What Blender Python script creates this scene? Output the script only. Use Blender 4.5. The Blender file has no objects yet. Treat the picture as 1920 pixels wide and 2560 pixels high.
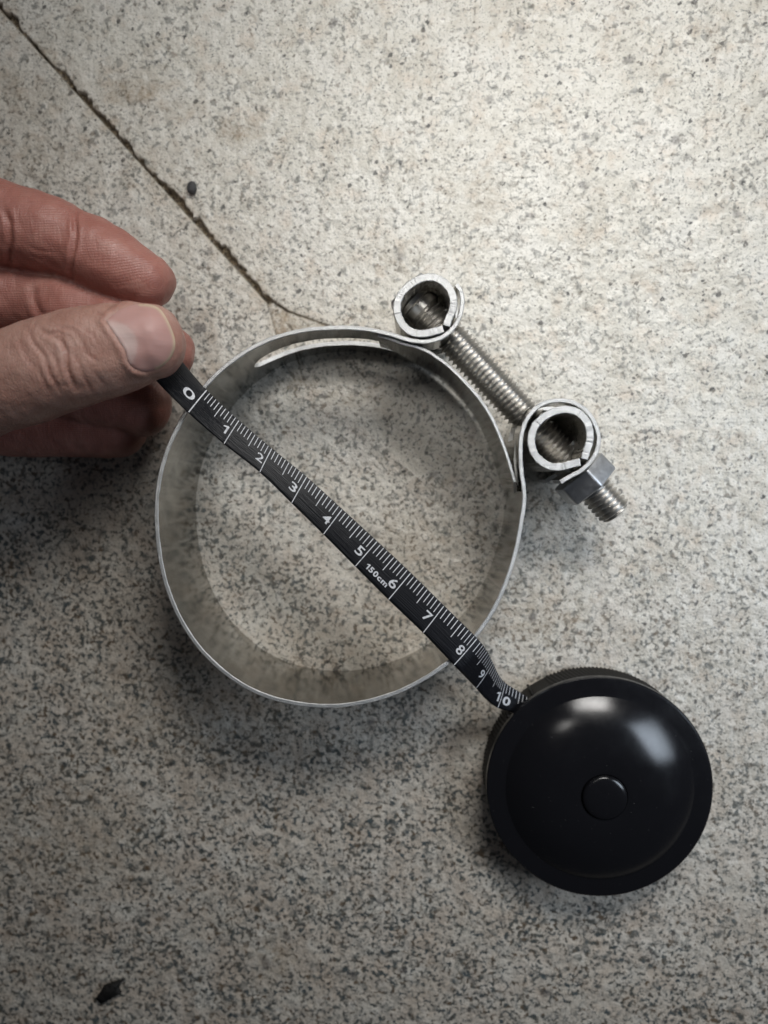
import bpy, bmesh, math, random
import numpy as np
from mathutils import Vector, Matrix, noise
from mathutils.bvhtree import BVHTree
random.seed(7); rng = np.random.default_rng(7)
sc = bpy.context.scene
sc.unit_settings.system = 'METRIC'; sc.unit_settings.scale_length = 0.01      # 1 unit = 1 cm
C = sc.collection
# ------------------------------------------------------------------ camera
F = 1771.0; HC = 18.1                                   # focal length in photo pixels, height over the floor in cm
cd = bpy.data.cameras.new('camera'); cam = bpy.data.objects.new('camera', cd); C.objects.link(cam)
d0 = Vector((80/F, 90/F, -1)).normalized()
Q = d0.rotation_difference(Vector((0, 0, -1)))
RM = Q.to_matrix()
cam.location = (0, 0, HC); cam.rotation_mode = 'QUATERNION'; cam.rotation_quaternion = Q
cd.sensor_fit = 'HORIZONTAL'; cd.sensor_width = 24.0; cd.lens = 24.0*F/1920
cd.clip_start = 0.5; cd.clip_end = 1000
cd.dof.use_dof = True; cd.dof.focus_distance = 15.5
cd.dof.aperture_fstop = cd.lens*0.001/(2*0.135)
sc.camera = cam
# ------------------------------------------------------------------ light
w = bpy.data.worlds.new('World'); sc.world = w; w.use_nodes = True
w.node_tree.nodes['Background'].inputs[0].default_value = (0.80, 0.86, 1.0, 1)
w.node_tree.nodes['Background'].inputs[1].default_value = 0.03
def area(name, loc, target, sx, sy, power, col, spread=180):
    l = bpy.data.lights.new(name, 'AREA'); l.shape = 'RECTANGLE'; l.size = sx; l.size_y = sy
    l.energy = power; l.color = col; l.spread = math.radians(spread)
    o = bpy.data.objects.new(name, l); C.objects.link(o); o.location = loc
    o.rotation_euler = (Vector(target)-Vector(loc)).to_track_quat('-Z', 'Y').to_euler()
    return o
area('window_light', (9, 24, 27), (5, 0, 0), 17, 11, 2950, (1.0, 0.985, 0.95), 96)
area('window_light', (29, -1, 21), (9, -5, 0), 16, 16, 760, (0.76, 0.87, 1.0), 60)
area('ceiling_light', (-5, 16, 36), (2, 7, 0), 12, 12, 250, (1.0, 0.98, 0.94), 34)
sc.view_settings.view_transform = 'Standard'; sc.view_settings.look = 'None'
sc.view_settings.exposure = 0.14; sc.view_settings.gamma = 1.0
sc.render.engine = 'CYCLES'
sc.render.resolution_x = 768; sc.render.resolution_y = 1024

# ------------------------------------------------------------------ helpers
def P(X, Y, z):
    """point at height z seen at photo pixel (X, Y)"""
    d = RM @ Vector(((X-960)/F, (1280-Y)/F, -1))
    t = (z-HC)/d.z
    return Vector((d.x*t, d.y*t, z))
RN = np.array(RM)
def pix(co):
    v = (co-np.array([0, 0, HC])) @ RN                   # world -> camera
    return np.stack([960+F*v[:, 0]/-v[:, 2], 1280-F*v[:, 1]/-v[:, 2]], 1)
def cr(pts, n):
    """Catmull-Rom through rows of pts, n samples per span"""
    p = np.array(pts, float); p = np.vstack([2*p[0]-p[1], p, 2*p[-1]-p[-2]])
    out = []
    for i in range(1, len(p)-2):
        for k in range(n):
            t = k/n
            out.append(.5*((2*p[i])+(p[i+1]-p[i-1])*t+(2*p[i-1]-5*p[i]+4*p[i+1]-p[i+2])*t*t+(-p[i-1]+3*p[i]-3*p[i+1]+p[i+2])*t**3))
    out.append(p[-2]); return np.array(out)
def link(name, me, mats=(), parent=None, smooth=True):
    o = bpy.data.objects.new(name, me); C.objects.link(o)
    for m in (mats if isinstance(mats, (list, tuple)) else [mats]): me.materials.append(m)
    if parent: o.parent = parent
    if smooth: me.polygons.foreach_set('use_smooth', [True]*len(me.polygons))
    return o
def mesh(name, v, f, mats, parent=None, smooth=True, mi=None):
    me = bpy.data.meshes.new(name); me.from_pydata([tuple(x) for x in v], [], f)
    bm = bmesh.new(); bm.from_mesh(me)
    bmesh.ops.recalc_face_normals(bm, faces=bm.faces[:]); bm.to_mesh(me); bm.free()
    o = link(name, me, mats, parent, smooth)
    if mi: me.polygons.foreach_set('material_index', mi)
    me.update(); return o
def smooth_angle(o, deg=35):
    me = o.data; bm = bmesh.new(); bm.from_mesh(me)
    for e in bm.edges:
        e.smooth = not (len(e.link_faces) == 2 and e.calc_face_angle(0) > math.radians(deg))
    for f in bm.faces: f.smooth = True
    bm.to_mesh(me); bm.free()
def empty(name, loc, label, cat, group=None):
    o = bpy.data.objects.new(name, None); C.objects.link(o); o.location = loc; o.empty_display_size = .5
    o['label'] = label; o['category'] = cat
    if group: o['group'] = group
    return o
def adopt(root):
    """children were modelled in world coordinates: move their meshes into the root's frame"""
    for ch in root.children:
        ch.data.transform(Matrix.Translation(-root.location))
        for g in ch.children: g.data.transform(Matrix.Translation(-root.location))

# ------------------------------------------------------------------ materials
def mat(name):
    m = bpy.data.materials.new(name); m.use_nodes = True
    nt = m.node_tree; return m, nt, nt.nodes['Principled BSDF']
def N(nt, t, **kw):
    n = nt.nodes.new(t)
    for k, v in kw.items():
        if k in n.inputs: n.inputs[k].default_value = v
        else: setattr(n, k, v)
    return n
def ramp(nt, src, stops, interp='LINEAR'):
    r = nt.nodes.new('ShaderNodeValToRGB'); r.color_ramp.interpolation = interp
    while len(r.color_ramp.elements) < len(stops): r.color_ramp.elements.new(.5)
    for e, (p, c) in zip(r.color_ramp.elements, stops):
        e.position = p; e.color = (c, c, c, 1) if isinstance(c, (int, float)) else (*c, 1)
    nt.links.new(src, r.inputs[0]); return r.outputs[0]
def mix(nt, fac, a, b, mode='MIX'):
    n = nt.nodes.new('ShaderNodeMix'); n.data_type = 'RGBA'; n.blend_type = mode
    for s, x in ((n.inputs[0], fac), (n.inputs[6], a), (n.inputs[7], b)):
        if isinstance(x, bpy.types.NodeSocket): nt.links.new(x, s)
        elif isinstance(x, tuple): s.default_value = (*x, 1)
        else: s.default_value = x
    return n.outputs[2]
def mathn(nt, op, a, b=0.0):
    n = nt.nodes.new('ShaderNodeMath'); n.operation = op
    for s, x in ((n.inputs[0], a), (n.inputs[1], b)):
        if isinstance(x, bpy.types.NodeSocket): nt.links.new(x, s)
        else: s.default_value = x
    return n.outputs[0]
def objco(nt, scale=(1, 1, 1), rot=(0, 0, 0)):
    t = nt.nodes.new('ShaderNodeTexCoord'); m = nt.nodes.new('ShaderNodeMapping')
    m.inputs['Scale'].default_value = scale; m.inputs['Rotation'].default_value = rot
    nt.links.new(t.outputs['Object'], m.inputs[0]); return m.outputs[0]
def noise_(nt, co, scale, detail=2, rough=.5, dist=0.0):
    n = N(nt, 'ShaderNodeTexNoise', Scale=scale, Detail=detail, Roughness=rough, Distortion=dist)
    nt.links.new(co, n.inputs['Vector']); return n.outputs[0]
def bump(nt, bsdf, h, strength, dist, prev=None):
    b = N(nt, 'ShaderNodeBump', Strength=strength, Distance=dist)
    nt.links.new(h, b.inputs['Height'])
    if prev is not None: nt.links.new(prev, b.inputs['Normal'])
    nt.links.new(b.outputs[0], bsdf.inputs['Normal']); return b.outputs[0]

def floor_material():
    m, nt, b = mat('speckled_terrazzo'); co = objco(nt)
    L = nt.links
    tone = noise_(nt, co, .55, 4, .6)
    base = ramp(nt, tone, [(.3, (.51, .48, .42)), (.5, (.60, .58, .525)), (.7, (.65, .635, .595))])
    pale = noise_(nt, co, 3.0, 3, .6, .4)
    base = mix(nt, ramp(nt, pale, [(.5, 0.), (.68, .75)]), base, (.68, .665, .62))
    warm = noise_(nt, co, 1.6, 4, .6)
    base = mix(nt, ramp(nt, warm, [(.52, 0.), (.72, .5)]), base, (.50, .40, .31))
    dens = noise_(nt, co, .9, 3, .55)
    atw = N(nt, 'ShaderNodeAttribute', attribute_name='marks')
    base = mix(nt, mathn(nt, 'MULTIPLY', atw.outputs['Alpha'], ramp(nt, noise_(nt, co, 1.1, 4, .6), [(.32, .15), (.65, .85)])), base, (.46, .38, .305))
    # fine worm-like specks
    at = N(nt, 'ShaderNodeAttribute', attribute_name='marks')
    s1 = noise_(nt, co, 8.6, 2.0, .5, .35); s1b = noise_(nt, co, 5.6, 3.2, .62, .5)
    pick_ = ramp(nt, noise_(nt, co, 1.3, 3, .6), [(.50, 0.), (.54, 1.)])
    s1 = mathn(nt, 'ADD', mathn(nt, 'MULTIPLY', s1, mathn(nt, 'SUBTRACT', 1.0, pick_)), mathn(nt, 'MULTIPLY', s1b, pick_))
    th = mathn(nt, 'ADD', s1, mathn(nt, 'MULTIPLY', mathn(nt, 'SUBTRACT', dens, .5), .30))
    th = mathn(nt, 'ADD', th, mathn(nt, 'MULTIPLY', at.outputs['Alpha'], .055))
    f1 = ramp(nt, th, [(.55, 0.), (.60, .5), (.665, .92)])
    coltone = noise_(nt, co, 3.7, 2, .5)
    scol = ramp(nt, coltone, [(.38, (.06, .075, .08)), (.5, (.085, .088, .08)), (.66, (.12, .085, .055))])
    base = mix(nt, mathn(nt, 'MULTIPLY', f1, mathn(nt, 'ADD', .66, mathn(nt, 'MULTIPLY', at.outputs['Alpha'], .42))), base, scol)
    sb = noise_(nt, co, 4.6, 2.5, .55, .6)
    base = mix(nt, ramp(nt, mathn(nt, 'ADD', sb, mathn(nt, 'MULTIPLY', at.outputs['Alpha'], .03)), [(.60, 0.), (.68, .6)]), base, (.13, .135, .125))
    # tiny dark grains
    s2 = noise_(nt, co, 17, 1.5, .5)
    f2 = ramp(nt, s2, [(.60, 0.), (.68, .55)])
    base = mix(nt, f2, base, (.16, .155, .14))
    # round aggregate grains
    for sc_, r0, r1, cells, col in ((3.1, .13, .20, .30, (.05, .05, .05)), (1.35, .075, .115, .38, (.075, .07, .065)), (6.3, .12, .24, .36, (.075, .078, .075)), (4.6, .10, .20, .34, (.15, .135, .11))):
        v = N(nt, 'ShaderNodeTexVoronoi', Scale=sc_, Randomness=1.0)
        d = noise_(nt, co, 9, 1, .5)
        vm = nt.nodes.new('ShaderNodeVectorMath'); vm.operation = 'MULTIPLY_ADD'
        L.new(d, vm.inputs[0]); vm.inputs[1].default_value = (.17,)*3; L.new(co, vm.inputs[2])
        L.new(vm.outputs[0], v.inputs['Vector'])
        dd = ramp(nt, v.outputs['Distance'], [(r0, 1.), (r1, 0.)])
        sx = nt.nodes.new('ShaderNodeSeparateColor'); L.new(v.outputs['Color'], sx.inputs[0])
        pick = mathn(nt, 'LESS_THAN', sx.outputs[0], cells)
        base = mix(nt, mathn(nt, 'MULTIPLY', mathn(nt, 'MULTIPLY', dd, pick), .85), base, col)
    sp = nt.nodes.new('ShaderNodeSeparateColor'); L.new(at.outputs['Color'], sp.inputs[0])
    dn = noise_(nt, co, 14, 3, .6)
    brown_patch = mathn(nt, 'MULTIPLY', sp.outputs[2], ramp(nt, noise_(nt, co, 3.2, 4, .65), [(.38, .1), (.62, 1.)]))
    base = mix(nt, brown_patch, base, (.27, .20, .125))
    base = mix(nt, mathn(nt, 'MULTIPLY', sp.outputs[1], ramp(nt, dn, [(.3, .95), (.7, .6)])), base, (.085, .08, .08))
    dirt = ramp(nt, dn, [(.38, (.032, .023, .015)), (.54, (.11, .078, .045)), (.72, (.31, .26, .17))])
    base = mix(nt, sp.outputs[0], base, dirt)
    L.new(base, b.inputs['Base Color'])
    L.new(ramp(nt, noise_(nt, co, 2.2, 4, .6), [(.3, .30), (.7, .55)]), b.inputs['Roughness'])
    b.inputs['Specular IOR Level'].default_value = .45
    p = bump(nt, b, noise_(nt, co, 2.3, 3, .55), .45, .28)
    bump(nt, b, noise_(nt, co, 22, 3, .6), .25, .03, p)
    return m
def metal(name, col, rough, rv=.12, brush=None, bs=.15, metallic=1.0, dirt=0):
    m, nt, b = mat(name); co = objco(nt)
    g = noise_(nt, co, 5, 5, .65)
    c = ramp(nt, g, [(.3, tuple(x*.80 for x in col)), (.7, col)])
    if dirt:
        c = mix(nt, ramp(nt, noise_(nt, co, 3.5, 4, .7), [(.5, 0.), (.75, dirt)]), c, (.20, .16, .11))
    nt.links.new(c, b.inputs['Base Color']); b.inputs['Metallic'].default_value = metallic
    nt.links.new(ramp(nt, noise_(nt, co, 9, 5, .7), [(.3, rough-rv), (.7, rough+rv)]), b.inputs['Roughness'])
    bc = objco(nt, brush or (1, 1, 1))
    p = bump(nt, b, noise_(nt, bc, 22, 4, .7), bs, .02)
    return m
M_floor = floor_material()
M_band = metal('brushed_stainless_band', (.43, .42, .39), .15, .04, (.35, .35, 5), .010, 1.0, .25)
M_cut = metal('sheared_steel_edge', (.68, .68, .675), .42, .10, (2, 2, 2), .8, .85)
M_barrel = metal('stainless_barrel', (.60, .58, .54), .33, .12, (1, 1, 3), .3, 1.0, .3)
M_bolt = metal('bolt_steel', (.58, .565, .54), .36, .05, None, .05, 1.0, .1)
M_nut = metal('nut_steel', (.60, .61, .63), .42, .08, (2, 2, 2), .25)
def plain(name, col, rough, spec=.5, coat=0):
    m, nt, b = mat(name); b.inputs['Base Color'].default_value = (*col, 1)
    b.inputs['Roughness'].default_value = rough; b.inputs['Specular IOR Level'].default_value = spec
    b.inputs['Coat Weight'].default_value = coat
    return m, nt, b
M_case, nt, b = plain('glossy_black_plastic', (.006, .006, .0075), .2, .5)
co = objco(nt)
nt.links.new(ramp(nt, noise_(nt, co, 1.4, 5, .65), [(.35, .16), (.7, .26)]), b.inputs['Roughness'])
g = noise_(nt, co, 45, 2, .5); bump(nt, b, g, .10, .01)
nt.links.new(ramp(nt, noise_(nt, co, 19, 2, .6), [(.735, (.006, .006, .0075)), (.78, (.07, .07, .068))]), b.inputs['Base Color'])
M_knurl, nt, b = plain('matt_black_ribbed_plastic', (.010, .0095, .009), .6, .25)
co = objco(nt); bump(nt, b, noise_(nt, co, 30, 3, .6), .2, .02)
M_tape, nt, b = plain('black_coated_tape', (.006, .0065, .0095), .40, .4)
uvn = N(nt, 'ShaderNodeUVMap'); mp = nt.nodes.new('ShaderNodeMapping'); nt.links.new(uvn.outputs[0], mp.inputs[0])
mp.inputs['Scale'].default_value = (.5, 26, 1)
h1 = noise_(nt, mp.outputs[0], 1.0, 4, .7)
mp2 = nt.nodes.new('ShaderNodeMapping'); nt.links.new(uvn.outputs[0], mp2.inputs[0]); mp2.inputs['Scale'].default_value = (25, 25, 1)
su = nt.nodes.new('ShaderNodeSeparateXYZ'); nt.links.new(uvn.outputs[0], su.inputs[0])
mr = nt.nodes.new('ShaderNodeMapRange'); nt.links.new(su.outputs[0], mr.inputs[0])
for k_, v_ in ((1, -.2), (2, 1.6), (3, 3.2), (4, 1.0)): mr.inputs[k_].default_value = v_
h1 = mathn(nt, 'MULTIPLY', h1, mr.outputs[0])
p = bump(nt, b, h1, .6, .03); bump(nt, b, noise_(nt, mp2.outputs[0], 1, 2, .5), .25, .008, p)
M_ink, nt, b = plain('white_ink', (.62, .63, .66), .55, .3)
co = objco(nt); nt.links.new(ramp(nt, noise_(nt, co, 28, 3, .7), [(.30, (.25, .25, .27)), (.46, (.66, .67, .70))]), b.inputs['Base Color'])
M_dark, _, _ = plain('black_recess', (.004, .004, .004), .8, .2)
M_flake, nt, b = plain('charred_flake', (.012, .011, .010), .6, .4)
bump(nt, b, noise_(nt, objco(nt), 12, 4, .7), .8, .05)
def skin_material():
    m, nt, b = mat('skin'); co = objco(nt); L = nt.links
    at = N(nt, 'ShaderNodeAttribute', attribute_name='tone')
    sp = nt.nodes.new('ShaderNodeSeparateColor'); L.new(at.outputs['Color'], sp.inputs[0])
    n1 = noise_(nt, co, 1.5, 5, .6); n2 = noise_(nt, co, 7, 4, .65)
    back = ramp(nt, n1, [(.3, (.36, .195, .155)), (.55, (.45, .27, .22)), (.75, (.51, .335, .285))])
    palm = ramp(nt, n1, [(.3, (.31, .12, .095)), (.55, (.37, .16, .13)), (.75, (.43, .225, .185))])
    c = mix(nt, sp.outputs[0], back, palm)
    c = mix(nt, ramp(nt, n2, [(.35, 0.), (.75, .35)]), c, (.34, .15, .115))
    c = mix(nt, mathn(nt, 'MULTIPLY', sp.outputs[1], .55), c, (.30, .105, .08))
    L.new(c, b.inputs['Base Color'])
    b.inputs['Subsurface Weight'].default_value = .18
    b.inputs['Subsurface Radius'].default_value = (.28, .09, .05)
    b.inputs['Subsurface Scale'].default_value = .55
    L.new(ramp(nt, n2, [(.3, .36), (.7, .52)]), b.inputs['Roughness'])
    b.inputs['Specular IOR Level'].default_value = .5
    # pores and cross-hatched skin relief
    v = N(nt, 'ShaderNodeTexVoronoi', Scale=13.0); v.feature = 'DISTANCE_TO_EDGE'
    sc2 = objco(nt, (1.0, .6, 1.0), (0, 0, .35)); L.new(sc2, v.inputs['Vector'])
    edge = ramp(nt, v.outputs['Distance'], [(.0, 0.), (.12, 1.)])
    bk = mathn(nt, 'MULTIPLY', edge, mathn(nt, 'SUBTRACT', 1.0, sp.outputs[0]))
    # papillary ridges on the palmar side
    wv = N(nt, 'ShaderNodeTexWave', Scale=6.5, Distortion=2.2, Detail=1.0); wv.wave_type = 'RINGS'
    wv.inputs['Detail Scale'].default_value = .6
    t = nt.nodes.new('ShaderNodeTexCoord'); mm = nt.nodes.new('ShaderNodeMapping'); L.new(t.outputs['Object'], mm.inputs[0])
    q = P(300, 705, 3.2); mm.inputs['Location'].default_value = (-q.x, -q.y, -q.z+.3); L.new(mm.outputs[0], wv.inputs['Vector'])
    rd = mathn(nt, 'MULTIPLY', wv.outputs['Fac'], mathn(nt, 'MULTIPLY', sp.outputs[0], .55))
    p = bump(nt, b, mathn(nt, 'ADD', bk, rd), .30, .018)
    sc3 = objco(nt, (3.2, .8, 1.5), (0, 0, -.25))
    p = bump(nt, b, noise_(nt, sc3, 3.2, 4, .6, .6), .35, .06, p)
    bump(nt, b, noise_(nt, co, 26, 3, .6), .30, .02, p)
    return m
M_skin = skin_material()
def nail_material():
    m, nt, b = mat('fingernail'); L = nt.links; co = objco(nt)
    at = N(nt, 'ShaderNodeAttribute', attribute_name='tone')
    c = mix(nt, ramp(nt, noise_(nt, co, 3, 4, .6), [(.3, 0.), (.7, .3)]), at.outputs['Color'], (.46, .26, .23))
    L.new(c, b.inputs['Base Color'])
    b.inputs['Subsurface Weight'].default_value = .2; b.inputs['Subsurface Radius'].default_value = (.15, .06, .04)
    b.inputs['Subsurface Scale'].default_value = .4
    b.inputs['Roughness'].default_value = .5; b.inputs['Specular IOR Level'].default_value = .5
    bump(nt, b, noise_(nt, objco(nt, (.6, 6, 1), (0, 0, .2)), 3.5, 3, .6), .25, .02)
    return m
M_nail = nail_material()

# ------------------------------------------------------------------ floor
def seg_dist(px, poly):
    """distance and arclength of every pixel point to a polyline"""
    best = np.full(len(px), 1e9); arc = np.zeros(len(px)); acc = 0
    for a, b_ in zip(poly[:-1], poly[1:]):
        a = np.array(a, float); b_ = np.array(b_, float); d = b_-a; l = np.hypot(*d)
        t = np.clip(((px-a)@d)/(l*l), 0, 1); q = a+t[:, None]*d
        r = np.hypot(*(px-q).T); k = r < best; best[k] = r[k]; arc[k] = acc+t[k]*l; acc += l
    return best, arc
def wob(x, seed, per):
    k = np.arange(-60, 4000/per+80); r = np.random.default_rng(seed).normal(size=len(k))
    return np.interp(x/per, k, r)
def build_floor():
    fx = np.arange(-11.0, -.6, .026); cx = np.arange(-.6, 11.5, .07)
    cy0 = np.arange(-17.0, 1.6, .07); fy = np.arange(1.6, 14.2, .026)
    xs = np.concatenate([[-80, -40, -20, -14], fx, cx, [14, 20, 40, 80]])
    ys = np.concatenate([[-80, -40, -22], cy0, fy, [17, 25, 40, 80]])
    gx, gy = np.meshgrid(xs, ys); n = gx.size
    co = np.stack([gx.ravel(), gy.ravel(), np.zeros(n)], 1); px = pix(co)
    z = np.zeros(n); dirt = np.zeros(n); spot = np.zeros(n); brown_patch = np.zeros(n)
    # joint: a straight sawn edge on the lower left, a ragged chipped one on the upper right
    A = np.array([-90., -80.]); B = np.array([672., 758.]); d = (B-A)/np.hypot(*(B-A)); nrm = np.array([d[1], -d[0]])
    rel = px-A; al = rel@d; ac = rel@nrm                                # ac > 0 : upper right
    wr = 8.0+3.8*wob(al, 1, 18)+3.2*wob(al, 2, 45)+2.8*wob(al, 3, 8)+5*np.clip((al-560)/500, 0, 1)
    wr = np.clip(wr, 3.0, 24); L = np.hypot(*(B-A))
    inside = np.minimum((wr-ac)/3.0, (ac+5.0)/2.0); inside = np.clip(inside, 0, 1)*np.clip((L+4-al)/12, 0, 1)
    dirt = np.maximum(dirt, inside*.95); z -= .13*inside*(1+.35*wob(al, 4, 12))*np.clip(1-ac/40, .3, 1)
    near = np.exp(-np.abs(ac-4)/16)*np.clip((L+10-al)/30, 0, 1); brown_patch = np.maximum(brown_patch, .6*near)
    # broken corner where the joint ends
    tri = np.array([[655, 738], [668, 738], [722, 779], [822, 815], [690, 838], [683, 812], [672, 770]], float)
    ins = np.zeros(n, bool); j = len(tri)-1
    for i in range(len(tri)):
        c1 = (tri[i, 1] > px[:, 1]) != (tri[j, 1] > px[:, 1])
        with np.errstate(divide='ignore', invalid='ignore'):
            xi = (tri[j, 0]-tri[i, 0])*(px[:, 1]-tri[i, 1])/(tri[j, 1]-tri[i, 1])+tri[i, 0]
        ins ^= c1 & (px[:, 0] < xi); j = i
    brown_patch[ins] = np.maximum(brown_patch[ins], .75); z[ins] -= .035
    top = ins & (px[:, 1] < 790) & (px[:, 0] < 715); wl, _ = seg_dist(px, [(660, 738), (680, 762), (706, 800)]); dirt = np.maximum(dirt, np.clip(1.25-wl/(9+4*wob(px[:, 0]*1.7+px[:, 1], 9, 9)).clip(3, 20), 0, 1)*(px[:, 0] > 655)*(px[:, 0]*.9+140 > px[:, 1]))
    z[top] -= .05
    cracks = [([(668, 745), (722, 779), (777, 798), (822, 815)], 2.6, .9), ([(660, 742), (672, 772), (683, 812), (690, 838), (703, 873), (708, 890), (716, 918), (736, 950)], 2.0, .7),
              ([(720, 812), (735, 830)], 3.2, .9), ([(744, 790), (770, 815)], 1.8, .5), ([(735, 858), (752, 932), (764, 964)], 2.6, .55), ([(880, 905), (898, 930), (918, 955)], 1.3, .7),
              ([(440, 642), (485, 668), (532, 694)], 1.4, .5), ([(460, 700), (560, 760)], 1.0, .25), ([(1185, 1075), (1290, 1010)], 1.0, .3), ([(1700, 1755), (1745, 1800)], 1.5, .45), ([(1715, 1765), (1740, 1785)], 1.3, .45),
              ([(840, 975), (900, 985)], 1.0, .4), ([(1225, 1245), (1262, 1222)], 1.6, .5)]
    for pl, wd, a in cracks:
        r, s = seg_dist(px, pl); k = np.clip(1.3-r/(wd*(1+.3*wob(s, 5, 9))), 0, 1)*a
        dirt = np.maximum(dirt, k); z -= .03*k
    for x, y, r, a in [(577, 575, 9, .6), (579, 141, 6, .8), (255, 20, 8, .6), (752, 104, 9, .6), (781, 107, 6, .7), (833, 58, 12, .7), (524, 628, 9, .6), (498, 819, 15, .8), (457, 746, 9, .7),
        (1301, 75, 13, .6), (1573, 150, 13, .7), (1223, 249, 11, .7), (1463, 341, 9, .7), (1688, 350, 11, .7), (1718, 392, 8, .7), (1458, 463, 12, .75), (1327, 539, 9, .75), (1842, 535, 11, .75), (1000, 642, 13, .55), (1249, 665, 7, .8), (1568, 761, 8, .7),
        (1330, 624, 5, .9), (1909, 234, 9, .8), (1440, 318, 7, .7), (1735, 689, 7, .6), (1060, 952, 8, .55), (1041, 957, 8, .6), (810, 986, 8, .6), (970, 950, 9, .4), (931, 957, 6, .6), (962, 1047, 7, .6), (843, 1021, 7, .6), (891, 982, 9, .7),
        (1082, 1185, 11, .75), (1176, 1093, 8, .7), (1185, 1044, 6, .8), (1078, 1099, 6, .8), (1228, 1167, 6, .8), (1236, 1316, 10, .8), (1206, 1495, 10, .85), (1330, 1544, 12, .8), (1365, 2482, 11, .8), (1007, 2424, 10, .8), (1180, 2447, 7, .8),
        (880, 2437, 10, .85), (474, 2090, 8, .7), (590, 1812, 9, .7), (23, 1803, 11, .7), (897, 1899, 9, .7), (926, 1806, 9, .9), (949, 2255, 9, .7), (107, 2278, 6, .7), (370, 2275, 7, .7), (717, 2344, 10, .6), (665, 2408, 14, .6), (758, 2153, 8, .6), (26, 2084, 8, .7), (104, 2379, 8, .7),
        (1560, 940, 8, .5), (1700, 1100, 9, .6), (1850, 1330, 9, .6), (1610, 1420, 8, .6), (1500, 1480, 9, .5), (1800, 1560, 9, .5), (700, 1540, 8, .6), (640, 1490, 9, .6), (800, 1400, 6, .7), (960, 1530, 7, .6), (1100, 2150, 8, .6), (1250, 2300, 8, .6), (1640, 2390, 9, .6), (1800, 2330, 9, .5), (250, 1330, 10, .6), (150, 1500, 9, .5), (1290, 980, 14, .35), (1340, 1000, 10, .3)]:
        ang = np.arctan2(px[:, 1]-y, px[:, 0]-x); rr = np.hypot(px[:, 0]-x, px[:, 1]-y)
        rad = r*(1+.14*np.sin(2*ang+x)+.10*np.sin(3*ang+y)); k = np.clip((rad-rr)/(r*.35)+.4, 0, 1)*a
        spot = np.maximum(spot, k)
    for x, y, sx, sy, a in [(330, 232, 70, 30, .8), (600, 330, 55, 30, .75), (430, 275, 80, 26, .5), (1215, 490, 35, 80, .45), (1210, 70, 90, 60, .25), (1000, 660, 90, 45, .3), (740, 955, 45, 30, .6), (1540, 60, 50, 70, .25), (890, 1000, 120, 40, .3), (1010, 1340, 110, 90, .35),
        (1790, 80, 30, 80, .3), (1330, 1560, 160, 70, .4), (150, 2100, 200, 200, .3), (680, 2390, 60, 60, .5), (1250, 970, 90, 50, .3), (60, 240, 90, 60, .35), (90, 390, 140, 60, .3), (500, 1780, 300, 160, .35), (1620, 700, 60, 30, .3), (1150, 760, 25, 20, .3)]:
        brown_patch = np.maximum(brown_patch, a*np.exp(-(((px[:, 0]-x)/sx)**2+((px[:, 1]-y)/sy)**2)))  # soft brown patches: stains, plus broad darker areas in and around the ring
    mk = np.exp(-((px[:, 0]-250)/190)**2-((px[:, 1]-470)/190)**2)+.7*np.exp(-((px[:, 0]-1560)/260)**2-((px[:, 1]-1560)/150)**2)
    a_ = px[:, 0]/23+2.2*np.sin(px[:, 1]/61); b2 = px[:, 1]/37+1.9*np.sin(px[:, 0]/47)
    z += .022*mk*np.sin(a_+1.3*np.sin(b2))*np.sin(b2*.8+1.7*np.sin(a_*.6))
    co[:, 2] = z
    nx, ny = len(xs), len(ys); idx = np.arange(n).reshape(ny, nx)
    q = np.stack([idx[:-1, :-1], idx[:-1, 1:], idx[1:, 1:], idx[1:, :-1]], -1).reshape(-1, 4)
    me = bpy.data.meshes.new('floor'); me.vertices.add(n); me.vertices.foreach_set('co', co.ravel())
    me.loops.add(q.size); me.loops.foreach_set('vertex_index', q.ravel().astype(np.int32))
    me.polygons.add(len(q)); me.polygons.foreach_set('loop_start', (np.arange(len(q))*4).astype(np.int32))
    me.update(calc_edges=True); me.validate()
    at = me.color_attributes.new('marks', 'FLOAT_COLOR', 'POINT')
    at.data.foreach_set('color', np.stack([dirt, spot, brown_patch, np.clip(.15+(px[:, 1]-700)/1500+(900-px[:, 0])/2400, 0, 1)], 1).ravel())
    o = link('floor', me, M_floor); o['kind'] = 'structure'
    return o
build_floor()

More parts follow.
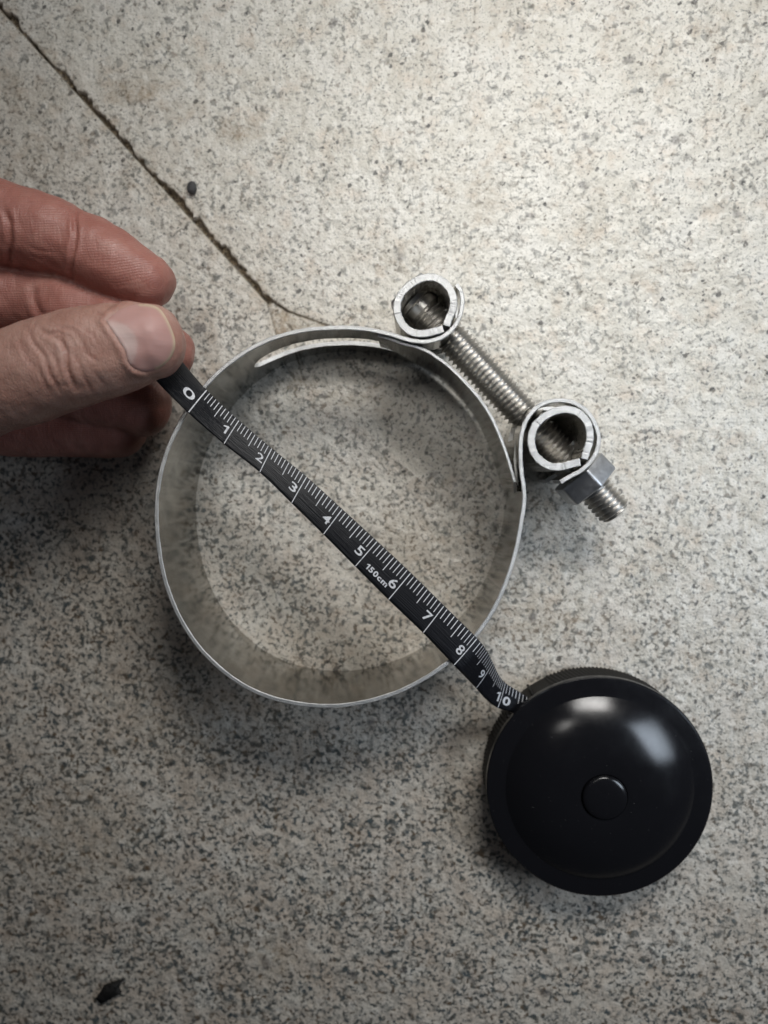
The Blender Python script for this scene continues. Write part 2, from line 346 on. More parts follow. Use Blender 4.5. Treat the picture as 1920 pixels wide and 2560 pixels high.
# ------------------------------------------------------------------ hose clamp
H = 2.7                                                  # height of the band
clamp = empty('hose_clamp', P(850, 1290, 0), 'round stainless steel hose clamp with threaded bolt and hex nut, standing on speckled floor', 'hose clamp')
bA, bB = P(1013, 724, 1.55), P(1541, 1282, 1.35)         # bolt axis
ax = (bB-bA).normalized(); BL = (bB-bA).length
def strip(name, path, th, z0, z1, slot, mats, parent, cutpos=.0, holes=True, hr=.47, jit=0.0, endtaper=None):
    """steel strip standing on edge, bent along path (list of xy); slot(i, s) gives half height of an opening"""
    p = np.array(path)[:, :2]; n = len(p); t = np.gradient(p, axis=0); t /= np.linalg.norm(t, axis=1)[:, None]
    nr = np.stack([-t[:, 1], t[:, 0]], 1); s = np.concatenate([[0], np.cumsum(np.linalg.norm(np.diff(p, axis=0), axis=1))])
    v, f, mi = [], [], []; c = .016
    rr = np.random.default_rng(len(p))
    for i in range(n):
        hh = slot(s[i], s[-1]) if slot else 0; zc = (z0+z1)/2
        if holes:
            q = Vector((p[i, 0], p[i, 1], 0))-Vector((bA.x, bA.y, 0)); a2 = Vector((ax.x, ax.y, 0)).normalized()
            al = q.dot(a2); dist = (q-a2*al).length
            if dist < hr: hh = max(hh, math.sqrt(hr*hr-dist*dist))
        lo, hi = zc-hh, zc+hh
        e1, e0 = z1, z0
        if endtaper: e1, e0 = endtaper(s[i], s[-1])
        j = rr.normal()*jit; o_, i_ = p[i]+nr[i]*(th/2+j), p[i]-nr[i]*(th/2+rr.normal()*jit)
        oc, ic = p[i]+nr[i]*(th/2-c), p[i]-nr[i]*(th/2-c)
        dz = rr.normal()*jit*.8
        for q, zz in ((i_, hi), (i_, e1-c), (ic, e1+dz), (oc, e1+dz), (o_, e1-c), (o_, hi), (i_, lo), (i_, e0+c), (ic, e0), (oc, e0), (o_, e0+c), (o_, lo)):
            v.append((q[0], q[1], zz))
    for i in range(n-1):
        a, b_ = i*12, i*12+12
        for base in (0, 6):
            for k in range(5):
                f.append((a+base+k, a+base+k+1, b_+base+k+1, b_+base+k)); mi.append(1 if k in (1, 2, 3) else 0)
        for base in (0, 6):                              # walls of the slot
            if abs(v[a][2]-v[a+6][2]) > 1e-4 or abs(v[b_][2]-v[b_+6][2]) > 1e-4:
                f.append((a+base+5, a+base, b_+base, b_+base+5)); mi.append(1)
    for a in (0, (n-1)*12):
        f.append(tuple(a+k for k in range(6))); f.append(tuple(a+6+k for k in range(6))); mi += [1, 1]
    me = bpy.data.meshes.new(name); me.from_pydata(v, [], f)
    me.polygons.foreach_set('material_index', mi)
    bm = bmesh.new(); bm.from_mesh(me); bmesh.ops.remove_doubles(bm, verts=bm.verts[:], dist=1e-5)
    bmesh.ops.recalc_face_normals(bm, faces=bm.faces[:]); bm.to_mesh(me); bm.free()
    o = link(name, me, mats, parent); smooth_angle(o, 28); return o
band_px = [(1141, 711), (1151, 725), (1156, 747), (1154, 772), (1146, 799), (1132, 821), (1114, 837), (1092, 848), (1063, 854), (1034, 852), (1009, 846), (985, 838), (962, 832), (935, 826), (900, 821), (860, 819), (820, 820),
           (770, 824), (720, 834), (670, 850), (620, 875), (575, 906), (535, 941), (502, 978), (470, 1022), (443, 1070), (420, 1120), (403, 1175), (393, 1235), (391, 1300), (396, 1365), (407, 1430), (425, 1490), (452, 1550), (489, 1608), (535, 1658),
           (590, 1702), (650, 1734), (715, 1754), (785, 1764), (855, 1764), (925, 1752), (990, 1732), (1050, 1703), (1110, 1664), (1165, 1617), (1210, 1562), (1245, 1502), (1272, 1436), (1292, 1366), (1304, 1300), (1311, 1250), (1309, 1215), (1305, 1190), (1302, 1150),
           (1302, 1105), (1309, 1068), (1324, 1038), (1347, 1015), (1376, 1003), (1408, 1001), (1440, 1009), (1468, 1029), (1487, 1058), (1497, 1092), (1493, 1125), (1478, 1152), (1455, 1175), (1428, 1190), (1402, 1205)]
path = cr([P(x, y, H)[:2] for x, y in band_px], 6)
def band_slot(s, S):
    # long slot: left end of the band up to the rounded end; short one in the right loop
    i1, i2 = sL, S-sR
    if s < i1: return .43*math.sqrt(max(0, 1-max(0, (s-(i1-.9))/.9)**2.4)) if s > i1-.9 else .43
    if s > i2: return .45*math.sqrt(max(0, 1-max(0, 1-(s-i2)/.45)**2)) if s < i2+.45 else .45
    return 0
seglen = np.concatenate([[0], np.cumsum(np.linalg.norm(np.diff(path, axis=0), axis=1))])
sL = seglen[20*6+3]; sR = seglen[-1]-seglen[53*6]
def band_end(s, S): return H, .0
strip('band', path, .095, .0, H, band_slot, [M_band, M_cut], clamp, jit=.003)
# barrels: thick rolled C sections standing inside the loops
def px3(lst, ox, oy, k): return [(ox+x*k, oy+y*k) for x, y in lst]
bar1 = px3([(975, 852), (1003, 760), (1040, 680), (1068, 590), (1072, 500), (1048, 400), (990, 300), (900, 225), (800, 185), (700, 182), (610, 205), (520, 250), (430, 320), (350, 410), (305, 500), (290, 590), (300, 690), (345, 800), (410, 880), (490, 938), (580, 958), (690, 957), (800, 930), (870, 912), (930, 893)], 940, 660, .1808)
bar2 = px3([(980, 915), (1005, 830), (1035, 740), (1050, 660), (1045, 560), (1010, 460), (940, 375), (850, 325), (740, 310), (630, 330), (530, 375), (440, 440), (375, 520), (340, 620), (335, 710), (360, 820), (420, 910), (500, 975), (590, 1008), (700, 1010), (800, 985), (870, 965), (930, 955)], 1260, 960, .205)
for k, bp in enumerate((bar1, bar2)):
    pth = cr([P(x, y, H+.03)[:2] for x, y in bp], 6)
    strip('barrel', pth, .165, .05, H+.03, None, [M_barrel, M_cut], clamp, hr=.46, jit=.004)
# inner bridge strip under the bolt, pointed at its free end
br = [(945, 837), (985, 850), (1012, 860), (1040, 867), (1066, 877), (1090, 892), (1122, 916), (1160, 953), (1196, 994), (1225, 1037), (1248, 1086), (1266, 1135), (1280, 1180), (1288, 1208), (1293, 1232)]
pth = cr([P(x, y, H-.12)[:2] for x, y in br], 8)
def taper(s, S):
    k = min(1, (S-s)/.25); a = max(0, 1-s/1.1); return (H-.12-.25*(1-k), .12+.4*(1-k)+1.9*a)
strip('bridge_strip', pth, .075, .12, H-.12, None, [M_band, M_cut], clamp, holes=False, jit=.003, endtaper=taper)
tb = [(1292, 1098), (1289, 1125), (1288, 1160), (1292, 1195), (1300, 1222)]
pth = cr([P(x, y, 2.2)[:2] for x, y in tb], 6)
strip('weld_tab', pth, .06, .5, 2.2, None, [M_band, M_cut], clamp, holes=False, jit=.003)
# bolt with helical thread
side = ax.cross(Vector((0, 0, 1))).normalized(); up2 = side.cross(ax)
def on_axis(t, r, a): return bA+ax*t+side*(r*math.cos(a))+up2*(r*math.sin(a))
def threaded(name, t0, t1, parent):
    pitch, nth = .125, 56; rows = int((t1-t0)/pitch*14); v, f = [], []
    for i in range(rows+1):
        t = t0+(t1-t0)*i/rows
        for k in range(nth):
            a = 2*math.pi*k/nth; ph = (t/pitch-a/(2*math.pi)) % 1.0
            tri = abs(ph*2-1); g = min(1, max(0, (tri-.05)/.88))**1.25
            r = .322+.084*g
            e = min(1, (t1-t)/.09); r = min(r, .32+.09*e)
            v.append(on_axis(t, r, a))
    for i in range(rows):
        for k in range(nth):
            f.append((i*nth+k, i*nth+(k+1) % nth, (i+1)*nth+(k+1) % nth, (i+1)*nth+k))
    c0 = len(v); v += [on_axis(t0, 0, 0), on_axis(t1, 0, 0)]
    for k in range(nth):
        f.append((c0, k, (k+1) % nth)); f.append((c0+1, rows*nth+(k+1) % nth, rows*nth+k))
    o = mesh(name, v, f, M_bolt, parent); smooth_angle(o, 50); return o
bolt = threaded('bolt', .72, BL, clamp)
def lathe_axis(name, prof, parent, m, nth=64):
    v, f = [], []
    for t, r in prof:
        for k in range(nth): v.append(on_axis(t, r, 2*math.pi*k/nth))
    for i in range(len(prof)-1):
        for k in range(nth): f.append((i*nth+k, i*nth+(k+1) % nth, (i+1)*nth+(k+1) % nth, (i+1)*nth+k))
    o = mesh(name, v, f, m, parent); smooth_angle(o, 40); return o
lathe_axis('shank', [(.05, .0), (.05, .40), (.30, .40), (.33, .47), (.44, .47), (.47, .41), (.66, .41), (.73, .34), (.75, 0)], bolt, M_bolt)
def hexnut(name, tc, th, af, rot, parent, m, hole=0, bev=.06):
    bm = bmesh.new(); R = af/2/math.cos(math.pi/6); lo, hi = [], []
    for k in range(6):
        a = rot+k*math.pi/3; lo.append(bm.verts.new(on_axis(tc-th/2, R, a))); hi.append(bm.verts.new(on_axis(tc+th/2, R, a)))
    for k in range(6): bm.faces.new((lo[k], lo[(k+1) % 6], hi[(k+1) % 6], hi[k]))
    bm.faces.new(lo); bm.faces.new(hi)
    bmesh.ops.recalc_face_normals(bm, faces=bm.faces[:])
    bmesh.ops.bevel(bm, geom=bm.edges[:], offset=bev, segments=3, profile=.6, affect='EDGES')
    me = bpy.data.meshes.new(name); bm.to_mesh(me); bm.free()
    o = link(name, me, m, parent); smooth_angle(o, 30); return o
hexnut('bolt_head', .13, .24, .98, math.radians(90), bolt, M_nut)
tn = (P(1456, 1203, 1.38)-bA).dot(ax)
hexnut('nut', tn, .52, 1.24, math.radians(94), clamp, M_nut)
adopt(clamp)

# ------------------------------------------------------------------ tape measure
tm = empty('tape_measure', P(1498, 1970, 0), 'round black tape measure on the floor, its centimetre tape pulled across the steel clamp', 'tape measure')
cc = P(1498, 1970, 1.1); TR = 283*(HC-1.1)/F; mouth = math.atan2(P(1292, 1752, .7).y-cc.y, P(1292, 1752, .7).x-cc.x)
def lathe(name, prof, n, parent, m, fn=None, ang=30):
    v, f = [], []
    for j, (r, z) in enumerate(prof):
        for k in range(n):
            a = 2*math.pi*k/n; rr = r+(fn(a, z, r) if fn else 0); v.append((cc.x+rr*math.cos(a), cc.y+rr*math.sin(a), z))
    for i in range(len(prof)-1):
        for k in range(n): f.append((i*n+k, i*n+(k+1) % n, (i+1)*n+(k+1) % n, (i+1)*n+k))
    for e, base in ((0, 0), (1, (len(prof)-1)*n)):
        if prof[-e][0] > 1e-4: f.append(tuple(base+k for k in range(n)))
    o = mesh(name, v, f, m, parent); smooth_angle(o, ang); return o
def knurl(a, z, r):
    d = abs((a-mouth+math.pi) % (2*math.pi)-math.pi)
    if z < .07 or z > .87 or d < .16 or (0 < ((a-mouth+math.pi) % (2*math.pi)-math.pi)*-1 < .33): return -.02
    return .028*(abs(((a*170/(2*math.pi)+z*1.6) % 1)*2-1)-.5)*1.6
lathe('case_body', [(TR-.20, .0), (TR-.07, .03), (TR-.03, .08)]+[(TR-.03, .08+.79*i/8) for i in range(1, 9)]+[(TR-.06, .90), (TR-.1, .93)], 1360, tm, M_knurl, knurl, 60)
dome = [(.530, 1.56), (.545, 1.592), (.60, 1.600)]
for i in range(1, 31):
    r = .60+(TR*.815-.60)*i/30; u = (r-.60)/(TR*.815-.60); dome.append((r, 1.60-.44*u**2.6))
prof = [(TR-.09, .90), (TR-.012, .905), (TR, .93), (TR, 1.035), (TR-.006, 1.07), (TR-.03, 1.09), (TR-.08, 1.10), (TR*.87, 1.115), (TR*.83, 1.13)]+[(r, z) for r, z in reversed(dome)]+[(.54, 1.50), (.5, 1.50), (0.0, 1.50)]
cap = lathe('cap', prof, 256, tm, M_case, None, 14)
lathe('button', [(.522, 1.50), (.520, 1.62), (.51, 1.65), (.48, 1.672), (.42, 1.69), (.3, 1.705), (.15, 1.712), (0.0, 1.714)], 96, cap, M_case, None, 40)
# ribbon stations: u, top-edge pixel, z, bottom-edge pixel, z
ST = [(-1.6, 372, 800, 3.22, 318, 858, 3.22), (-1.1, 408, 848, 3.10, 354, 905, 3.25), (-.55, 450, 898, 2.92, 394, 955, 3.22), (0, 517, 976, 2.73, 471, 1032, 3.0), (1, 598, 1051, 2.71, 560, 1110, 2.80), (2, 680, 1121, 2.72, 649.5, 1181, 2.80), (3, 767, 1192, 2.72, 729, 1258, 2.78),
      (4, 856, 1273, 2.74, 808.5, 1336, 2.75), (5, 943, 1353, 2.74, 888, 1416, 2.74), (6, 1027, 1432, 2.74, 971, 1499, 2.74), (7, 1110, 1514, 2.74, 1057.5, 1582, 2.74), (8, 1192, 1595, 2.74, 1134, 1662, 2.74), (8.5, 1217, 1627, 2.52, 1163, 1692, 2.52), (9, 1231, 1655, 2.08, 1189, 1719, 2.1), (9.5, 1245, 1684, 1.62, 1213, 1746, 1.62),
      (10, 1262, 1706, 1.20, 1243, 1769, 1.15), (10.5, 1299, 1730, .88, 1288, 1783, .84), (11, 1345, 1758, .78, 1338, 1812, .74)]
SU = [s[0] for s in ST]
top = cr([(*P(s[1], s[2], s[3]),) for s in ST], 24); bot = cr([(*P(s[4], s[5], s[6]),) for s in ST], 24)
uu = np.concatenate([np.linspace(a, b_, 24, endpoint=False) for a, b_ in zip(SU[:-1], SU[1:])]+[[SU[-1]]])
def RB(u, v, h=0.0):
    T = Vector([np.interp(u, uu, top[:, k]) for k in range(3)]); B_ = Vector([np.interp(u, uu, bot[:, k]) for k in range(3)])
    T2 = Vector([np.interp(u+.06, uu, (top[:, k]+bot[:, k])/2) for k in range(3)]); T1 = Vector([np.interp(u-.06, uu, (top[:, k]+bot[:, k])/2) for k in range(3)])
    n = (T2-T1).cross(T-B_).normalized()
    bow = (.018+.05*math.exp(-((u+.05)/.55)**2))*(1-(2*v-1)**2)
    return B_.lerp(T, v)+n*(h+bow)
us = np.arange(-1.55, 10.95, .04); vs = np.linspace(0, 1, 13); v, f, uv = [], [], []
nv = len(vs)
for u in us:
    for a in vs: v.append(RB(u, a, .016 if 0 < a < 1 else .008)); uv.append((u, a))
off = len(v)
for u in us:
    for a in vs: v.append(RB(u, a, -.016)); uv.append((u, a))
for i in range(len(us)-1):
    for k in range(nv-1):
        a = i*nv+k; f.append((a, a+1, a+nv+1, a+nv)); f.append((off+a, off+a+nv, off+a+nv+1, off+a+1))
    for k in (0, nv-1): a = i*nv+k; f.append((a, a+nv, off+a+nv, off+a))
tape = mesh('tape', v, f, M_tape, tm)
ul = tape.data.uv_layers.new(name='UVMap')
for lp in tape.data.loops: ul.data[lp.index].uv = uv[lp.vertex_index]
# printed scale: ticks and figures laid on the ribbon
pv, pf = [], []
def quad(u0, v0, u1, v1, wd, n=6):
    b0 = len(pv)
    for i in range(n+1):
        t = i/n; u = u0+(u1-u0)*t; a = v0+(v1-v0)*t
        pv.append(RB(u-wd/2, a, .0195)); pv.append(RB(u+wd/2, a, .0195))
    for i in range(n): pf.append((b0+2*i, b0+2*i+1, b0+2*i+3, b0+2*i+2))
for mm_ in range(0, 108):
    u = mm_/10
    if mm_ % 10 == 0: quad(u, .015, u, .985, .020, 10)
    elif mm_ % 10 == 5: quad(u, .50, u, .985, .018)
    else: quad(u, .655, u, .985, .017)
def text(s, u, vmid, hgt, wid, off=.0, space=1.0):
    cu = bpy.data.curves.new('t', 'FONT'); cu.body = s; cu.size = 1; cu.align_x = 'LEFT'; cu.offset = off; cu.resolution_u = 3; cu.space_character = space
    o = bpy.data.objects.new('t', cu); C.objects.link(o); bpy.context.view_layer.update()
    dg = bpy.context.evaluated_depsgraph_get(); me = bpy.data.meshes.new_from_object(o.evaluated_get(dg))
    bm = bmesh.new(); bm.from_mesh(me); bmesh.ops.triangulate(bm, faces=bm.faces[:])
    bmesh.ops.subdivide_edges(bm, edges=[e for e in bm.edges if e.calc_length() > .25], cuts=2)
    bmesh.ops.triangulate(bm, faces=bm.faces[:])
    xs = [q.co.x for q in bm.verts]; ys = [q.co.y for q in bm.verts]; x0, x1, y0, y1 = min(xs), max(xs), min(ys), max(ys)
    if s == '1': x1 = x0+(x1-x0)*1.0
    b0 = len(pv); bm.verts.index_update()
    for q in bm.verts:
        pv.append(RB(u+wid*((q.co.x-x0)/(x1-x0)-.5), vmid+hgt/.72*((q.co.y-y0)/(y1-y0)-.5), .0200))
    for fc in bm.faces: pf.append(tuple(b0+q.index for q in fc.verts))
    bm.free(); bpy.data.objects.remove(o)
def one(u, vmid, hgt, wid, st):
    hv_ = hgt/.72/2; b0 = len(pv)                       # stem with a slanted flag
    pts = [(wid/2-st, -hv_), (wid/2, -hv_), (wid/2, hv_), (wid/2-st*.8, hv_), (-wid/2, hv_*.52), (-wid/2, hv_*.22), (wid/2-st, hv_*.50)]
    for a, b_ in pts: pv.append(RB(u+a, vmid+b_, .0200))
    pf.append((b0, b0+1, b0+2, b0+6)); pf.append((b0+6, b0+2, b0+3)); pf.append((b0+3, b0+4, b0+5, b0+6))
one(.845, .44, .205, .13, .048); one(9.86, .40, .26, .15, .06); one(5.20, .275, .125, .075, .032)
for k in (0, 2, 3, 4, 5, 6, 7, 8, 9):
    text(str(k), k-.145, .44, .205, .12 if k == 1 else .185, .012)
text('0', 10.18, .38, .26, .23, .028)
text('50cm', 5.525, .275, .125, .52, .03, 1.15)
me = bpy.data.meshes.new('printed_scale'); me.from_pydata([tuple(q) for q in pv], [], pf)
link('printed_scale', me, M_ink, tape, False)
# lips of the opening the tape comes out of
for sgn in (-1, 1):
    bm = bmesh.new(); a0 = mouth+sgn*.15
    m4 = Matrix.Translation((cc.x+math.cos(a0)*(TR-.03), cc.y+math.sin(a0)*(TR-.03), .50)) @ Matrix.Rotation(a0, 4, 'Z') @ Matrix.Diagonal((.13, .07, .78, 1))
    bmesh.ops.create_cube(bm, size=1, matrix=m4)
    bmesh.ops.bevel(bm, geom=bm.edges[:], offset=.015, segments=2, affect='EDGES')
    me = bpy.data.meshes.new('mouth_lip'); bm.to_mesh(me); bm.free(); link('mouth_lip', me, M_knurl, tm)
adopt(tm)

# ------------------------------------------------------------------ hand
hand = bpy.data.meshes.new('hand')
hv, hf = [], []
def limb(rows, tip=None, n=32, ex=2.15, cap0=True):
    """rows: (X px, Y px, z cm, half width px, half height cm)"""
    r = cr(rows, 8); sec = []
    for k in range(len(r)):
        X, Y, z, hw, hh = r[k]; sec.append([P(X, Y, z), hw*(HC-z)/F, hh])
    t_end = (sec[-1][0]-sec[-2][0]).normalized()
    if tip:
        c, w0, h0 = sec[-1]; 
        for k in range(1, 9):
            a = k/8*math.pi/2*.985; sec.append([c+t_end*(tip*math.sin(a)), w0*math.cos(a)**.9, h0*math.cos(a)**.9])
    m = len(sec); base = len(hv)
    for i in range(m):
        a, b_ = sec[max(0, i-1)][0], sec[min(m-1, i+1)][0]; t = (b_-a).normalized()
        sd = t.cross(Vector((0, 0, 1))).normalized(); u = sd.cross(t)
        c, wd, hh = sec[i]
        for k in range(n):
            q = 2*math.pi*k/n; cx, sx = math.cos(q), math.sin(q)
            hv.append(c+sd*(wd*math.copysign(abs(cx)**(2/ex), cx))+u*(hh*math.copysign(abs(sx)**(2/ex), sx)))
    for i in range(m-1):
        for k in range(n): hf.append((base+i*n+k, base+i*n+(k+1) % n, base+(i+1)*n+(k+1) % n, base+(i+1)*n+k))
    hf.append(tuple(base+k for k in range(n))[::-1]); hf.append(tuple(base+(m-1)*n+k for k in range(n)))
# thumb, nail side up, pressing the tape from above
limb([(-420, 1090, 3.3, 175, 1.15), (-250, 1040, 3.5, 150, 1.05), (-120, 996, 3.7, 133, 1.0), (-20, 961, 3.75, 126, .98), (80, 932, 3.78, 124, .98), (150, 909, 3.78, 122, .97), (220, 889, 3.76, 118, .92), (290, 872, 3.72, 113, .86), (345, 860, 3.70, 102, .80), (375, 855, 3.68, 93, .76)], .70)
# ring finger (upper), palmar side up
limb([(-420, 560, 2.3, 128, 1.0), (-250, 535, 2.5, 118, .98), (-110, 538, 2.6, 112, .95), (0, 560, 2.65, 105, .92), (60, 573, 2.65, 100, .90), (125, 590, 2.62, 95, .86), (185, 611, 2.58, 86, .80), (240, 636, 2.55, 88, .82), (300, 667, 2.5, 82, .78), (345, 690, 2.45, 72, .70), (368, 702, 2.42, 66, .66)], .60)
# middle finger between, running under the thumb to the pinch
limb([(-420, 760, 1.9, 118, .92), (-250, 745, 2.1, 104, .88), (-100, 738, 2.15, 97, .82), (0, 742, 2.15, 92, .78), (80, 752, 2.1, 86, .74), (170, 775, 2.15, 92, .80), (260, 808, 2.15, 90, .78), (350, 850, 2.15, 82, .74), (410, 880, 2.18, 74, .70)], .66)
# index and little finger curled below, in the shade
limb([(-420, 930, 1.6, 110, .9), (-200, 930, 1.6, 100, .85), (0, 940, 1.55, 92, .8), (150, 960, 1.5, 88, .76), (280, 992, 1.45, 84, .74), (360, 1018, 1.4, 76, .70)], .62)
limb([(-420, 1060, 1.15, 100, .8), (-200, 1050, 1.1, 92, .78), (0, 1055, 1.05, 86, .74), (150, 1064, 1.0, 80, .72), (260, 1070, 1.0, 76, .70), (300, 1072, 1.0, 72, .68)], .62)
# palm, wrist and forearm outside the frame
limb([(-2300, 800, 3.4, 300, 2.4), (-1700, 800, 3.2, 290, 2.2), (-1300, 800, 2.8, 290, 1.9), (-1000, 800, 2.5, 370, 1.7), (-700, 800, 2.3, 420, 1.6), (-450, 800, 2.2, 400, 1.5), (-330, 800, 2.2, 340, 1.25)], .5, 48, 2.4)
hand.from_pydata([tuple(q) for q in hv], [], hf)
tmp = bpy.data.objects.new('hand_tmp', hand); C.objects.link(tmp)
rm = tmp.modifiers.new('r', 'REMESH'); rm.mode = 'VOXEL'; rm.voxel_size = .05; rm.adaptivity = 0
sm = tmp.modifiers.new('s', 'SMOOTH'); sm.iterations = 5; sm.factor = .5
bpy.context.view_layer.update()
hm = bpy.data.meshes.new_from_object(tmp.evaluated_get(bpy.context.evaluated_depsgraph_get()))
bpy.data.objects.remove(tmp); hm.name = 'hand'
n = len(hm.vertices); co = np.empty(n*3, np.float64); hm.vertices.foreach_get('co', co); co = co.reshape(-1, 3)
no = np.empty(n*3, np.float64); hm.vertices.foreach_get('normal', no); no = no.reshape(-1, 3)
px = pix(co); upw = np.clip(no[:, 2]*1.6+.25, 0, 1)
th_c = np.array([(-420, 1090), (-120, 996), (80, 932), (220, 889), (345, 860), (430, 845)]); dth, _ = seg_dist(px, th_c)
is_thumb = (dth < 150) & (co[:, 2] > 3.15)
is_up = (co[:, 2] > 1.2) & (px[:, 1] < 790) & ~is_thumb
def R1(l): return [(x*.3617, 400+y*.3617) for x, y in l]
red = np.zeros(n); disp = np.zeros(n)
def crease(pl, wd, dep, mask, ridge=.35, redness=.5):
    global disp, red
    r, s = seg_dist(px, pl); L = s.max()+1e-6
    tot = sum(math.dist(a, b_) for a, b_ in zip(pl[:-1], pl[1:])); e = np.clip(np.minimum(s, tot-s)/(tot*.25)+.15, 0, 1)
    g = np.exp(-(r/wd)**2); rg = np.exp(-((r-2.0*wd)/(1.1*wd))**2)
    k = mask*upw*e*.78; disp += k*(-dep*g+ridge*dep*rg); red = np.maximum(red, k*g*redness)
T = is_thumb.astype(float); U = is_up.astype(float)
for pl, wd, dp in [([(185, 1160), (230, 1265), (300, 1350), (345, 1480), (420, 1610)], 4.5, .075), ([(330, 1215), (420, 1240), (455, 1320), (462, 1440), (520, 1590)], 5.5, .10), ([(270, 1160), (320, 1210), (400, 1190), (470, 1230)], 4, .06),
                   ([(500, 1180), (560, 1260), (600, 1340), (690, 1410)], 4, .04), ([(380, 1160), (500, 1170), (580, 1230)], 3.5, .035), ([(240, 1400), (290, 1500), (330, 1600)], 4, .035), ([(480, 1300), (540, 1400), (590, 1520), (640, 1620)], 4, .035), ([(120, 1200), (150, 1300), (220, 1420), (260, 1520)], 4, .03),
                   ([(560, 1150), (640, 1210), (690, 1300)], 3.5, .025), ([(640, 1450), (720, 1560)], 3.5, .025), ([(350, 1300), (380, 1380), (400, 1450)], 3.5, .05)]:
    crease(R1(pl), wd, dp, T)
crease(R1([(735, 1110), (700, 1070), (660, 1060)]), 4, .04, T, .3, .9); crease(R1([(735, 1125), (690, 1100)]), 3, .03, T, .3, .9)
for pl, wd, dp in [([(540, 330), (515, 400), (520, 520), (505, 640), (490, 760), (500, 850)], 5.5, .11), ([(20, 330), (60, 420), (75, 560), (60, 700), (40, 760)], 7, .10), ([(190, 590), (260, 620), (380, 640)], 3, .02), ([(200, 650), (300, 690)], 3, .02),
                   ([(640, 640), (800, 700)], 3, .012), ([(230, 850), (225, 950), (260, 1040), (310, 1110)], 9, .05), ([(480, 1000), (560, 1010), (640, 1000)], 3, .02)]:
    crease(R1(pl), wd, dp, U)
# hollow under the nail plate with raised folds beside it
nail_px = R1([(735, 1115), (790, 1062), (850, 1025), (940, 998), (1030, 998), (1095, 1022), (1140, 1075), (1180, 1155), (1208, 1240), (1205, 1310), (1175, 1375), (1120, 1425), (1060, 1455), (1000, 1463), (930, 1440), (885, 1390), (865, 1320), (825, 1255), (775, 1180)])
rN, _ = seg_dist(px, nail_px+[nail_px[0]])
cxy = np.array(nail_px).mean(0)
ang = np.arctan2(px[:, 1]-cxy[1], px[:, 0]-cxy[0]); pa = np.arctan2(np.array(nail_px)[:, 1]-cxy[1], np.array(nail_px)[:, 0]-cxy[0]); pr = np.hypot(*(np.array(nail_px)-cxy).T)
o_ = np.argsort(pa); rb = np.interp(ang, np.concatenate([pa[o_]-2*np.pi, pa[o_], pa[o_]+2*np.pi]), np.tile(pr[o_], 3))
inn = (np.hypot(*(px-cxy).T) < rb) & is_thumb & (no[:, 2] > -.2)
fold = np.exp(-((rN-9)/8)**2)*(~inn)*is_thumb*np.clip((cxy[0]+45-px[:, 0])/60, 0, 1)*upw
disp += .05*fold; disp[inn] -= .03*np.clip(rN[inn]/8, 0, 1); red = np.maximum(red, fold*.35)
low = np.array([noise.fractal(Vector(c)*1.1, .5, 2, 3) for c in co[::1]]) if n < 400000 else np.zeros(n)
disp += .03*low
co2 = co+no*disp[:, None]; hm.vertices.foreach_set('co', co2.ravel())
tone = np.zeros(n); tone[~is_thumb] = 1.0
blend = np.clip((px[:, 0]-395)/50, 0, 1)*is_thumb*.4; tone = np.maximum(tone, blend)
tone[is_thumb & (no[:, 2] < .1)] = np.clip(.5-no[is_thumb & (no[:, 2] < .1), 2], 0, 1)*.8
at = hm.color_attributes.new('tone', 'FLOAT_COLOR', 'POINT')
at.data.foreach_set('color', np.stack([tone, red, np.zeros(n), np.ones(n)], 1).ravel())
hm.update()
ho = link('hand', hm, M_skin); ho['label'] = 'bare hand pinching the end of the black tape between thumb and finger'; ho['category'] = 'hand'
# nail plate laid on the thumb
bvh = BVHTree.FromPolygons([Vector(q) for q in co2], [tuple(p_.vertices) for p_ in hm.polygons])
def hit(X, Y):
    o0 = Vector((0, 0, HC)); d = (P(X, Y, 0)-o0).normalized(); h = bvh.ray_cast(o0, d); return h[0], d
nr_, ns_ = 26, 96; vv, ff, cols = [], [], []
poly = cr(nail_px+[nail_px[0]], 8)[:-1]; idx = np.linspace(0, len(poly), ns_, endpoint=False).astype(int); poly = poly[idx]
axn = np.array([.97, -.24]); axn /= np.linalg.norm(axn)
prj = (poly-cxy)@axn; pmin, pmax = prj.min(), prj.max()
LUNP = R1([(730, 1110), (820, 1125), (890, 1158), (935, 1210), (952, 1280), (938, 1350), (905, 1410), (860, 1340), (790, 1230)]); LUN = cr(LUNP+[LUNP[0]], 6)
def inpoly(q, pl):
    c = False; j = len(pl)-1
    for i in range(len(pl)):
        if (pl[i][1] > q[1]) != (pl[j][1] > q[1]) and q[0] < (pl[j][0]-pl[i][0])*(q[1]-pl[i][1])/(pl[j][1]-pl[i][1])+pl[i][0]: c = not c
        j = i
    return c
def nail_col(q):
    t = (q-cxy)@axn; sidev = (q-cxy)@np.array([-axn[1], axn[0]])
    r_ = min(np.hypot(*(q-p_)) for p_ in poly)
    base = np.array([.47, .275, .25])
    rl = min(np.hypot(*(q-p_)) for p_ in LUN); lun = 1/(1+math.exp((rl if not inpoly(q, LUNP) else -rl)/2.2))
    base = base*(1-lun*.8)+np.array([.60, .47, .44])*lun*.8
    fe = 1/(1+math.exp((r_-4.5)/1.3)) if t > 10 else 0
    return base*(1-fe)+np.array([.62, .52, .36])*fe
rows_ = [1.0, .985, .96, .92]+list(np.linspace(.87, .05, nr_-4))
base_z = []
for j, k in enumerate(rows_):
    for i in range(ns_):
        q = cxy+(poly[i]-cxy)*k; h, d = hit(*q)
        if h is None: h = P(*q, 3.9)
        lift = .055*min(1, (1-k)*9)**.6+.005+.02*(1-k)
        vv.append(h-d*lift); cols.append((*nail_col(q), 1))
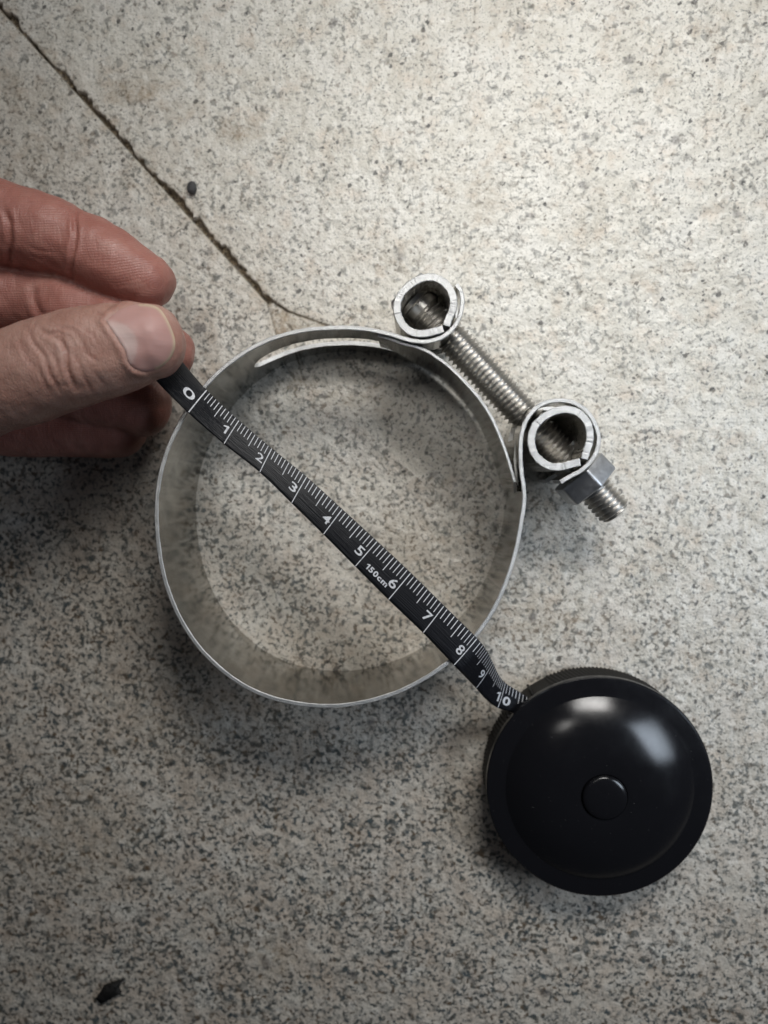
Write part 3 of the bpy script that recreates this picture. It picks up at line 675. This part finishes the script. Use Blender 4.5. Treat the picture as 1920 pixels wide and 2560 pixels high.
c_i = len(vv); h, d = hit(*cxy); vv.append(h-d*.08); cols.append((*nail_col(cxy), 1))
for j in range(len(rows_)-1):
    for i in range(ns_): ff.append((j*ns_+i, j*ns_+(i+1) % ns_, (j+1)*ns_+(i+1) % ns_, (j+1)*ns_+i))
for i in range(ns_): ff.append(((len(rows_)-1)*ns_+i, (len(rows_)-1)*ns_+(i+1) % ns_, c_i))
nb = len(vv)                                              # underside, so the plate has thickness
for i in range(ns_): vv.append(vv[i]-Vector((0, 0, .06))); cols.append((.5, .35, .3, 1))
for i in range(ns_): ff.append((i, nb+i, nb+(i+1) % ns_, (i+1) % ns_))
nm = bpy.data.meshes.new('nail'); nm.from_pydata([tuple(q) for q in vv], [], ff)
bm = bmesh.new(); bm.from_mesh(nm); bm.verts.ensure_lookup_table()
bmesh.ops.smooth_vert(bm, verts=bm.verts[ns_*2:nb], factor=.5, use_axis_x=True, use_axis_y=True, use_axis_z=True)
bmesh.ops.smooth_vert(bm, verts=bm.verts[ns_*2:nb], factor=.5, use_axis_x=True, use_axis_y=True, use_axis_z=True)
bmesh.ops.recalc_face_normals(bm, faces=bm.faces[:]); bm.to_mesh(nm); bm.free()
at = nm.color_attributes.new('tone', 'FLOAT_COLOR', 'POINT'); at.data.foreach_set('color', np.array(cols).ravel())
link('nail', nm, M_nail, ho)

# ------------------------------------------------------------------ debris
bm = bmesh.new(); bmesh.ops.create_icosphere(bm, subdivisions=3, radius=1)
pc = P(480, 470, .07)
for q in bm.verts:
    k = 1+.16*noise.noise(q.co*1.4)+.06*noise.noise(q.co*4)
    q.co = Vector((q.co.x*.125*k, q.co.y*.16*k, q.co.z*.075*k))
me = bpy.data.meshes.new('pebble'); bm.to_mesh(me); bm.free()
M_stone, nt, b = plain('dark_grey_stone', (.05, .05, .052), .6, .4); bump(nt, b, noise_(nt, objco(nt), 14, 4, .7), .7, .04)
pb = link('pebble', me, M_stone); pb.location = pc; pb['label'] = 'tiny dark grey pebble beside the brown crack above the fingers'; pb['category'] = 'pebble'
bm = bmesh.new()
out = [(243, 2490), (262, 2462), (285, 2452), (312, 2446), (296, 2462), (305, 2478), (280, 2490), (258, 2500)]
vs_ = [bm.verts.new(P(x, y, .02)) for x, y in out]; fc = bm.faces.new(vs_)
r = bmesh.ops.extrude_face_region(bm, geom=[fc]); tops = [g for g in r['geom'] if isinstance(g, bmesh.types.BMVert)]
for q in tops: q.co.z += .10+.06*random.random()
bmesh.ops.subdivide_edges(bm, edges=bm.edges[:], cuts=2, use_grid_fill=True); bmesh.ops.triangulate(bm, faces=bm.faces[:])
for q in bm.verts: q.co += Vector((random.uniform(-.015, .015), random.uniform(-.015, .015), random.uniform(-.012, .012)))
bmesh.ops.recalc_face_normals(bm, faces=bm.faces[:])
me = bpy.data.meshes.new('debris_flake'); bm.to_mesh(me); bm.free()
fl = link('debris_flake', me, M_flake); fl['label'] = 'small black crumb of debris lying alone on the floor at lower left'; fl['category'] = 'debris'
